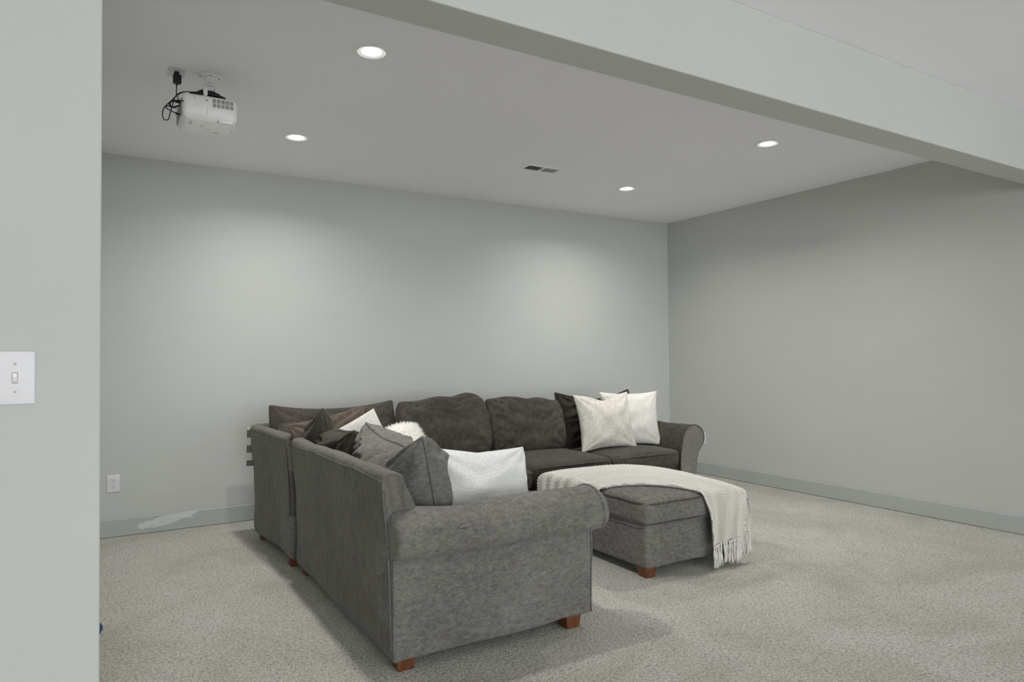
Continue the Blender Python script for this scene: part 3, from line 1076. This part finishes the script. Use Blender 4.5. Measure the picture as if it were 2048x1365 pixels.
# beaded selvedge along the near edge
ev, ef = [], []
L_ = 0
prev = None
beads = []
for p in catmull(rim[::3], 6):
    if prev is not None:
        L_ += (p - prev).length
    if prev is None or L_ > 0.0125:
        beads.append(p.copy())
        L_ = 0
    prev = p
for bp_ in beads:
    bm_v, bm_f = [], []
    for a in range(6):
        for c_ in range(1, 4):
            th, phi = 2 * PI * a / 6, PI * c_ / 4
            bm_v.append(bp_ + Vector((0.0085 * math.sin(phi) * math.cos(th), 0.0085 * math.sin(phi) * math.sin(th), 0.007 * math.cos(phi) + 0.003)))
    top_ = len(bm_v)
    bm_v += [bp_ + Vector((0, 0, 0.010)), bp_ + Vector((0, 0, -0.004))]
    for a in range(6):
        b2 = (a + 1) % 6
        bm_f += [(a * 3, a * 3 + 1, b2 * 3 + 1, b2 * 3), (a * 3 + 1, a * 3 + 2, b2 * 3 + 2, b2 * 3 + 1), (top_, a * 3, b2 * 3), (top_ + 1, a * 3 + 2, b2 * 3 + 2)]
    b0 = len(ev)
    ev += bm_v
    ef += [tuple(i + b0 for i in q) for q in bm_f]
se = mesh_obj('selvedge', ev, ef, M['tassel'], bl)
rnd = random.Random(11)
hem = [BV[(nu - 1) * (nv + 1) + j] - off for j in range(nv + 1)]
nt_ = 17
for i in range(nt_):
    p = hem[round(i * nv / (nt_ - 1))]
    geo = []
    # knot
    kv, kf = lathe_geo([(0.0005, 0.008), (0.006, 0.005), (0.0085, -0.001), (0.0065, -0.008), (0.0005, -0.010)], 8, tuple(p + Vector((0, -0.004, -0.006))))
    geo.append((kv, kf))
    ln = 0.125 + rnd.uniform(-0.012, 0.012)
    for s in range(6):
        ax_, ay_ = rnd.uniform(-0.010, 0.010), rnd.uniform(-0.008, 0.006)
        l2 = ln * rnd.uniform(0.9, 1.04)
        zf = max(0.006 - 0.45, p.z - 0.01 - l2)
        path = []
        for q_ in range(6):
            t_ = q_ / 5
            path.append(p + Vector((ax_ * (t_ ** 0.6) * 1.2 + 0.003 * math.sin(t_ * 7 + s + i), -0.004 + ay_ * t_ ** 0.6 + 0.002 * math.sin(t_ * 6 + 2 * s), 0)))
            path[-1].z = (p.z - 0.008) * (1 - t_) + zf * t_
        geo.append(tube_geo(path, 0.0030, 5))
    mesh_obj('tassel', *merge(geo), M['tassel'], bl)

# ------------------------------------------------------------------ ceiling lights


def ceiling_light(x, y, label):
    t = thing('ceiling_light', (x, y, H), label, 'ceiling light', group='recessed ceiling lights')
    tv = lathe_geo([(0.064, -0.001), (0.066, -0.006), (0.072, -0.008), (0.088, -0.006), (0.095, 0.0)], 48)
    mesh_obj('trim_ring', *tv, M['trimring'], t)
    bv = lathe_geo([(0.064, -0.004), (0.061, -0.001), (0.059, 0.0), (0.0585, -0.0005)], 48)
    mesh_obj('baffle', *lathe_geo([(0.0655, -0.0062), (0.063, -0.0045), (0.057, -0.0028), (0.050, -0.0022)], 48), M['baffle'], t)
    mesh_obj('lens', *lathe_geo([(0.0505, -0.0022), (0.035, -0.0026), (0.015, -0.0029), (0.0005, -0.003)], 48), M['led'], t)
    l = bpy.data.lights.new('lamp_glow', 'AREA')
    l.shape = 'DISK'
    l.size = 0.11
    l.energy = LAMP_POWER
    l.spread = LAMP_SPREAD
    l.color = (1.0, 0.985, 0.965)
    lo = bpy.data.objects.new('lamp_glow', l)
    lo.location = (0, 0, -0.012)
    lo.parent = t
    col.objects.link(lo)
    return t


ceiling_light(1.115, 3.141, 'lit round recessed light between the dropped beam and the projector')
ceiling_light(1.116, 4.624, 'lit round recessed light between the projector and the back wall')
ceiling_light(4.004, 3.141, 'lit round recessed light near the dropped beam and the right wall')
ceiling_light(3.99, 4.624, 'lit round recessed light beside the air vent near the far corner')
# unseen extra fittings over the viewer's side, added to brighten the room
for lx in (1.115, 4.0):
    for ly in (-2.4,):
        ceiling_light(lx, ly, 'added unseen recessed fill light %s the beam on the %s side' % ('just in front of' if ly > 0 else 'well in front of', 'switch' if lx < 2 else 'right wall'))

# ------------------------------------------------------------------ ceiling air vent
v = thing('air_vent', (2.978, 4.466, H), 'white rectangular ceiling air vent with two louvre banks', 'vent')
hw, hd, fl = 0.165, 0.076, 0.024
mesh_obj('frame', *merge([box_geo(-hw, hw, -hd, -hd + fl, -0.006, 0.0), box_geo(-hw, hw, hd - fl, hd, -0.006, 0.0), box_geo(-hw, -hw + fl, -hd + fl, hd - fl, -0.006, 0.0),
                          box_geo(hw - fl, hw, -hd + fl, hd - fl, -0.006, 0.0), box_geo(-0.008, 0.008, -hd + fl, hd - fl, -0.006, 0)]), M['vent'], v, smooth=False)
box('duct_opening', -hw + fl, hw - fl, -hd + fl, hd - fl, -0.0012, -0.0002, M['duct'], v)
sv, sf = None, None
for bank in (-1, 1):
    for i in range(10):
        x = bank * (0.008 + 0.006 + i * 0.0128)
        tilt = 0.0075
        a0, a1 = (x - tilt * 0.2, x + tilt * 0.6) if bank < 0 else (x - tilt, x + tilt)
        vv = [(a0, -hd + fl, -0.006), (a0, hd - fl, -0.006), (a1, hd - fl, -0.0015), (a1, -hd + fl, -0.0015),
              (a0 + 0.001, -hd + fl, -0.006), (a0 + 0.001, hd - fl, -0.006), (a1 + 0.001, hd - fl, -0.0015), (a1 + 0.001, -hd + fl, -0.0015)]
        ff = [(0, 1, 2, 3), (4, 5, 6, 7), (0, 1, 5, 4), (2, 3, 7, 6), (0, 3, 7, 4), (1, 2, 6, 5)]
        mesh_obj('louvre', vv, ff, M['vent'], v, smooth=False)
box('lever', 0.142, 0.148, -0.012, 0.012, -0.012, -0.006, M['vent'], v)

# ------------------------------------------------------------------ switch plate and outlets
sw = thing('light_switch', (-0.205, YP, 1.231), 'white two-gang light switch plate on the end of the wall', 'light switch')


def plate(parent, w, h, mat=None):
    geo_v, geo_f = rbox_geo(-w / 2, w / 2, -0.006, 0.0, -h / 2, h / 2, 0.0029, n=(2, 1, 2), rim=3)
    return mesh_obj('plate', geo_v, geo_f, mat or M['plate'], parent)


plate(sw, 0.164, 0.1165)
for gx in (-0.046, 0.046):
    mesh_obj('toggle_slot', *merge([box_geo(gx - 0.0055, gx + 0.0055, -0.0064, -0.0055, -0.0125, 0.0125)]), M['plate_groove'], sw, smooth=False)
    tv = [(gx - 0.0042, -0.006, -0.0095), (gx + 0.0042, -0.006, -0.0095), (gx + 0.0042, -0.006, 0.0105), (gx - 0.0042, -0.006, 0.0105),
          (gx - 0.0036, -0.0155, 0.002), (gx + 0.0036, -0.0155, 0.002), (gx + 0.0036, -0.0135, 0.0095), (gx - 0.0036, -0.0135, 0.0095)]
    mesh_obj('toggle', tv, [(0, 1, 2, 3), (4, 5, 6, 7), (0, 1, 5, 4), (1, 2, 6, 5), (2, 3, 7, 6), (3, 0, 4, 7)], M['plastic'], sw, smooth=False)
    for sz in (-0.0302, 0.0302):
        vv, ff = lathe_geo([(0.0001, 0.0012), (0.002, 0.001), (0.0032, 0.0), (0.0034, -0.001)], 14)
        vv = [(gx + a, -0.0058 - c_, sz + b_) for a, b_, c_ in vv]
        s_ = mesh_obj('screw', vv, ff, M['screw'], sw)
        mesh_obj('screw_slot', *box_geo(gx - 0.0028, gx + 0.0028, -0.0072, -0.0068, sz - 0.0004, sz + 0.0004), M['plate_groove'], s_, smooth=False)


def outlet(loc, rot, label, w=0.079, h=0.122):
    t = thing('wall_outlet', loc, label, 'outlet', rot)
    plate(t, w, h)
    for sz in (-0.0195, 0.0195):
        pr = []
        for i in range(28):
            a = 2 * PI * i / 28
            x, z = 0.0172 * math.cos(a), 0.0172 * math.sin(a)
            z = max(-0.0135, min(0.0135, z))
            pr.append((x, z))
        vv = [(x, -0.0058, sz + z) for x, z in pr] + [(x * 0.98, -0.0076, sz + z * 0.98) for x, z in pr]
        ff = [(i, (i + 1) % 28, 28 + (i + 1) % 28, 28 + i) for i in range(28)] + [tuple(range(28, 56))]
        g = [(x * 1.07, -0.00615, sz + z * 1.07) for x, z in pr]
        mesh_obj('socket_rim', g, [tuple(range(28))], M['plate_groove'], t, smooth=False)
        s_ = mesh_obj('socket', vv, ff, M['plate'], t, smooth=False)
        holes = [box_geo(-0.0074, -0.0052, -0.0080, -0.0074, sz - 0.0005, sz + 0.0075), box_geo(0.0052, 0.0074, -0.0080, -0.0074, sz + 0.0005, sz + 0.0070),
                 box_geo(-0.0024, 0.0024, -0.0080, -0.0074, sz - 0.0098, sz - 0.0052)]
        mesh_obj('slots', *merge(holes), M['slot'], s_, smooth=False)
    vv, ff = lathe_geo([(0.0001, 0.001), (0.002, 0.0008), (0.003, 0.0)], 12)
    mesh_obj('screw', [(a, -0.006 - c_, b_) for a, b_, c_ in vv], ff, M['screw'], t)
    return t


outlet((0.080, D, 0.382), (0, 0, 0), 'white duplex outlet on the wall above the smeared baseboard')
outlet((W, 5.165, 0.383), (0, 0, R(-90)), 'white outlet on the right wall half hidden by the sofa arm')

# ------------------------------------------------------------------ projector on the ceiling
PX, PY, PZ = 0.472, 3.865, 2.54
pj = thing('projector', (PX, PY, 2.482), 'white ceiling-hung projector with black cables tucked on top', 'projector', (0, 0, R(0)))


def pj_def(p):
    # top shell narrows, lower shell rounds off towards the lens end
    k_ = (p.z) / 0.115
    p = p.copy()
    s = 0.93 + 0.07 * math.sin(PI * min(1, max(0, 0.15 + 0.85 * k_)))
    if k_ < 0.45:
        e = (0.45 - k_) / 0.45
        p.y *= 1 - 0.10 * e * e
        p.x *= 1 - 0.05 * e * e
    if p.x > 0.08:
        p.y *= 1 - 0.25 * ((p.x - 0.08) / 0.05) ** 2 * 0.5
    return p


rbox('shell', (-0.128, 0.130, -0.145, 0.145, 0.0, 0.115), 0.022, M['proj'], pj, n=(12, 12, 6), puff=(0.004, 0.008, 0.012), deform=pj_def)
# seam between the shells
rs = []
for i in range(40):
    a = 2 * PI * i / 40
    x = 0.131 * max(-1, min(1, 1.25 * math.cos(a)))
    y = 0.152 * max(-1, min(1, 1.25 * math.sin(a)))
    rs.append((x, y))
# air grille towards the viewer
gr = []
for cxi in range(5):
    for row in range(2):
        for sl in range(7):
            x0 = 0.008 + cxi * 0.0205
            z0 = 0.060 + row * 0.0235 + sl * 0.0029
            gr.append(box_geo(x0, x0 + 0.0165, -0.1545, -0.1515, z0, z0 + 0.0014))
mesh_obj('air_grille', *merge(gr), M['proj_port'], pj, smooth=False)
rbox('grille_panel', (-0.001, 0.116, -0.1525, -0.143, 0.054, 0.108), 0.003, M['proj'], pj, n=(2, 1, 2), rim=2)
box('panel_line', -0.0185, -0.0177, -0.1532, -0.146, 0.02, 0.06, M['proj_port'], pj)
box('panel_line', -0.077, -0.0762, -0.1530, -0.146, 0.085, 0.108, M['proj_port'], pj)
box('badge', -0.024, -0.014, -0.1542, -0.150, 0.0885, 0.0915, M['slot'], pj)
# connector panel on the end facing the wall stub
rbox('port_panel', (-0.1345, -0.124, -0.112, 0.118, 0.022, 0.096), 0.003, M['proj_port'], pj, n=(1, 2, 2), rim=2)
# lens end
vv, ff = lathe_geo([(0.0005, 0.006), (0.030, 0.004), (0.034, 0.012), (0.042, 0.012), (0.045, 0.0)], 28)
mesh_obj('lens_barrel', [(0.128 + c_, 0.045 + a, 0.055 + b_) for a, b_, c_ in vv], ff, M['proj'], pj)
vv, ff = lathe_geo([(0.0005, 0.011), (0.015, 0.009), (0.030, 0.005)], 28)
mesh_obj('lens_glass', [(0.128 + c_, 0.045 + a, 0.055 + b_) for a, b_, c_ in vv], ff, M['glass'], pj)
# keypad print and feet on the downward side
for (x, y, w_, d_) in ((-0.085, -0.085, 0.010, 0.003), (-0.086, -0.055, 0.012, 0.004), (-0.03, -0.06, 0.010, 0.003), (-0.03, -0.035, 0.010, 0.003), (0.005, -0.01, 0.016, 0.005), (0.05, 0.04, 0.022, 0.006)):
    box('key_mark', x - w_ / 2, x + w_ / 2, y - d_ / 2, y + d_ / 2, -0.0125, -0.008, M['proj_mark'], pj)
rbox('lamp_hatch', (0.045, 0.105, -0.128, -0.108, -0.004, 0.012), 0.003, M['plastic'], pj, n=(2, 2, 1), rim=2)
box('hatch_mark', 0.034, 0.040, -0.128, -0.116, -0.0055, 0.010, M['proj_mark'], pj)
# foot on the upturned underside
mesh_obj('foot', *lathe_geo([(0.0005, 0.020), (0.011, 0.019), (0.012, 0.010), (0.010, 0.0)], 18, (0.10, -0.06, 0.112)), M['proj'], pj)

mt_ = thing('projector_mount', (0.482, 3.838, H), 'white projector bracket with oval plate fixed to the ceiling', 'bracket')
ov = []
kk = 40
for z, s in ((0.0, 1.0), (-0.006, 1.0), (-0.009, 0.95)):
    ov.append([(0.062 * s * math.cos(2 * PI * i / kk), 0.044 * s * math.sin(2 * PI * i / kk), z) for i in range(kk)])
VV = sum(ov, [])
FF = [(r * kk + i, r * kk + (i + 1) % kk, (r + 1) * kk + (i + 1) % kk, (r + 1) * kk + i) for r in range(2) for i in range(kk)] + [tuple(2 * kk + i for i in range(kk)), tuple(range(kk))]
mesh_obj('ceiling_plate', VV, FF, M['plastic'], mt_)
for x, y in ((-0.045, 0.0), (0.045, -0.005), (0.0, -0.033)):
    mesh_obj('screw', *lathe_geo([(0.0005, -0.0115), (0.004, -0.011), (0.006, -0.0085)], 12, (x, y, 0)), M['proj_port'], mt_)
rbox('swivel_block', (-0.018, 0.018, -0.016, 0.016, -0.056, -0.008), 0.004, M['plastic'], mt_, n=(2, 2, 2), rim=2)
for s in (-1, 1):
    box('side_cheek', s * 0.026 - 0.003, s * 0.026 + 0.003, -0.014, 0.014, -0.098, -0.052, M['plastic'], mt_, bev=0.001)
    mesh_obj('bolt', *lathe_geo([(0.0005, -0.046), (0.003, -0.045), (0.0035, -0.042)], 10, (s * 0.008, -0.018, 0)), M['proj_port'], mt_)
rbox('post', (-0.021, 0.021, -0.012, 0.012, -0.128, -0.060), 0.004, M['plastic'], mt_, n=(2, 2, 2), rim=2)
for a in (35, 145, 215, 325):
    ca, sa = math.cos(R(a)), math.sin(R(a))
    tube('strut', [(0, 0, -0.122), (0.05 * ca, 0.05 * sa, -0.132), (0.085 * ca, 0.085 * sa, -0.146)], 0.006, M['plastic'], mt_, k=6)

# ceiling power plate with the black adapter
cp = thing('ceiling_outlet', (0.328, 3.872, H), 'white outlet plate in the ceiling feeding the projector', 'outlet')
rbox('plate', (-0.040, 0.040, -0.060, 0.060, -0.006, 0.0), 0.0028, M['plate'], cp, n=(2, 2, 1), rim=2)
mesh_obj('socket', *lathe_geo([(0.0005, -0.0085), (0.016, -0.0085), (0.017, -0.006)], 20, (0, 0.020, 0)), M['plate'], cp)
ad = thing('power_plug', (0.328, 3.855, H - 0.008), 'black power plug hanging from the ceiling outlet plate', 'plug')
rbox('body', (-0.017, 0.021, -0.018, 0.018, -0.056, -0.014), 0.004, M['black'], ad, n=(2, 2, 2), rim=2)
mesh_obj('neck', *lathe_geo([(0.0005, 0.002), (0.012, 0.002), (0.012, -0.016), (0.0005, -0.017)], 16), M['black'], ad)
mesh_obj('strain_relief', *lathe_geo([(0.0045, -0.054), (0.0042, -0.066), (0.0022, -0.074)], 10), M['black'], ad)


def cable(pts, r, label, ends=()):
    t = thing('cable', pts[0], label, 'cable')
    o0 = Vector(pts[0])
    P_ = [Vector(p) - o0 for p in pts]
    tube('cord', catmull(P_, 8), r, M['black'], t, k=6)
    for (p, d, rr, L) in ends:
        d = Vector(d).normalized()
        p = Vector(p) - o0
        tube('connector', [p, p + d * L * 0.7, p + d * L], rr, M['black'], t, k=8)
    return t


yL = PY - 0.03
xl = PX - 0.137
cable([(0.328, 3.855, H - 0.07), (0.326, 3.84, 2.62), (0.331, 3.80, 2.585), (0.327, 3.76, 2.565), (0.345, 3.70, 2.545)], 0.0026, 'thin black power cord dropping from the ceiling plug to the projector')
cable([(xl, 3.78, 2.563), (xl - 0.028, 3.775, 2.562), (xl - 0.045, 3.77, 2.548), (xl - 0.04, 3.765, 2.525), (xl - 0.02, 3.76, 2.530), (xl - 0.002, 3.77, 2.542)], 0.0048,
      'thick black video cable curling out of the projector ports', ends=[((xl + 0.003, 3.78, 2.563), (-1, 0, 0.05), 0.0085, 0.024)])
cable([(xl + 0.02, 3.74, 2.607), (xl - 0.01, 3.755, 2.59), (xl - 0.04, 3.76, 2.555), (xl - 0.068, 3.76, 2.52), (xl - 0.078, 3.765, 2.49), (xl - 0.072, 3.77, 2.462), (xl - 0.052, 3.77, 2.462),
       (xl - 0.045, 3.765, 2.49), (xl - 0.035, 3.765, 2.53), (xl - 0.02, 3.77, 2.585), (xl + 0.012, 3.80, 2.622), (xl + 0.06, 3.80, 2.632), (xl + 0.12, 3.80, 2.63)], 0.0026,
      'thin black cable looping below the projector and back over it')
cable([(xl, 3.79, 2.503), (xl - 0.03, 3.78, 2.508), (xl - 0.062, 3.775, 2.522), (xl - 0.05, 3.77, 2.531), (xl - 0.015, 3.775, 2.528)], 0.0028,
      'black signal cable plugged low into the projector ports', ends=[((xl + 0.004, 3.79, 2.503), (-1, 0, 0.15), 0.006, 0.022)])
# coiled bundle on top of the projector
bun = thing('cable_bundle', (PX - 0.01, PY - 0.075, 2.607), 'bundle of black cable coiled on top of the projector', 'cable')
rnd = random.Random(3)
for i in range(10):
    rx, ry = 0.085 - 0.006 * i, 0.045 - 0.004 * i
    pts = []
    for k_ in range(14):
        a = 2 * PI * k_ / 14
        pts.append((rx * math.cos(a) + rnd.uniform(-.004, .004) + 0.005, ry * math.sin(a) * 0.9 - 0.01 + rnd.uniform(-.004, .004), 0.004 + 0.0035 * i + rnd.uniform(-.002, .003)))
    tube('cord', catmull(pts, 4, True), 0.0036, M['black'], bun, k=6, closed=True)
rbox('tie_strap', (-0.022, -0.004, -0.066, 0.05, -0.004, 0.032), 0.003, M['plastic'], bun, n=(1, 3, 1), rim=2)

# ------------------------------------------------------------------ small blue ball by the left wall
bs = lathe_geo([(max(0.0004, 0.0245 * math.sin(PI * i / 14)), 0.0245 - 0.0245 * math.cos(PI * i / 14)) for i in range(15)], 24)
bo = mesh_obj('ball', *bs, M['blue'])
bo.location = (-0.0105, 3.72, 0.0)
tag(bo, 'small dark blue ball on the carpet behind the wall end', 'ball')
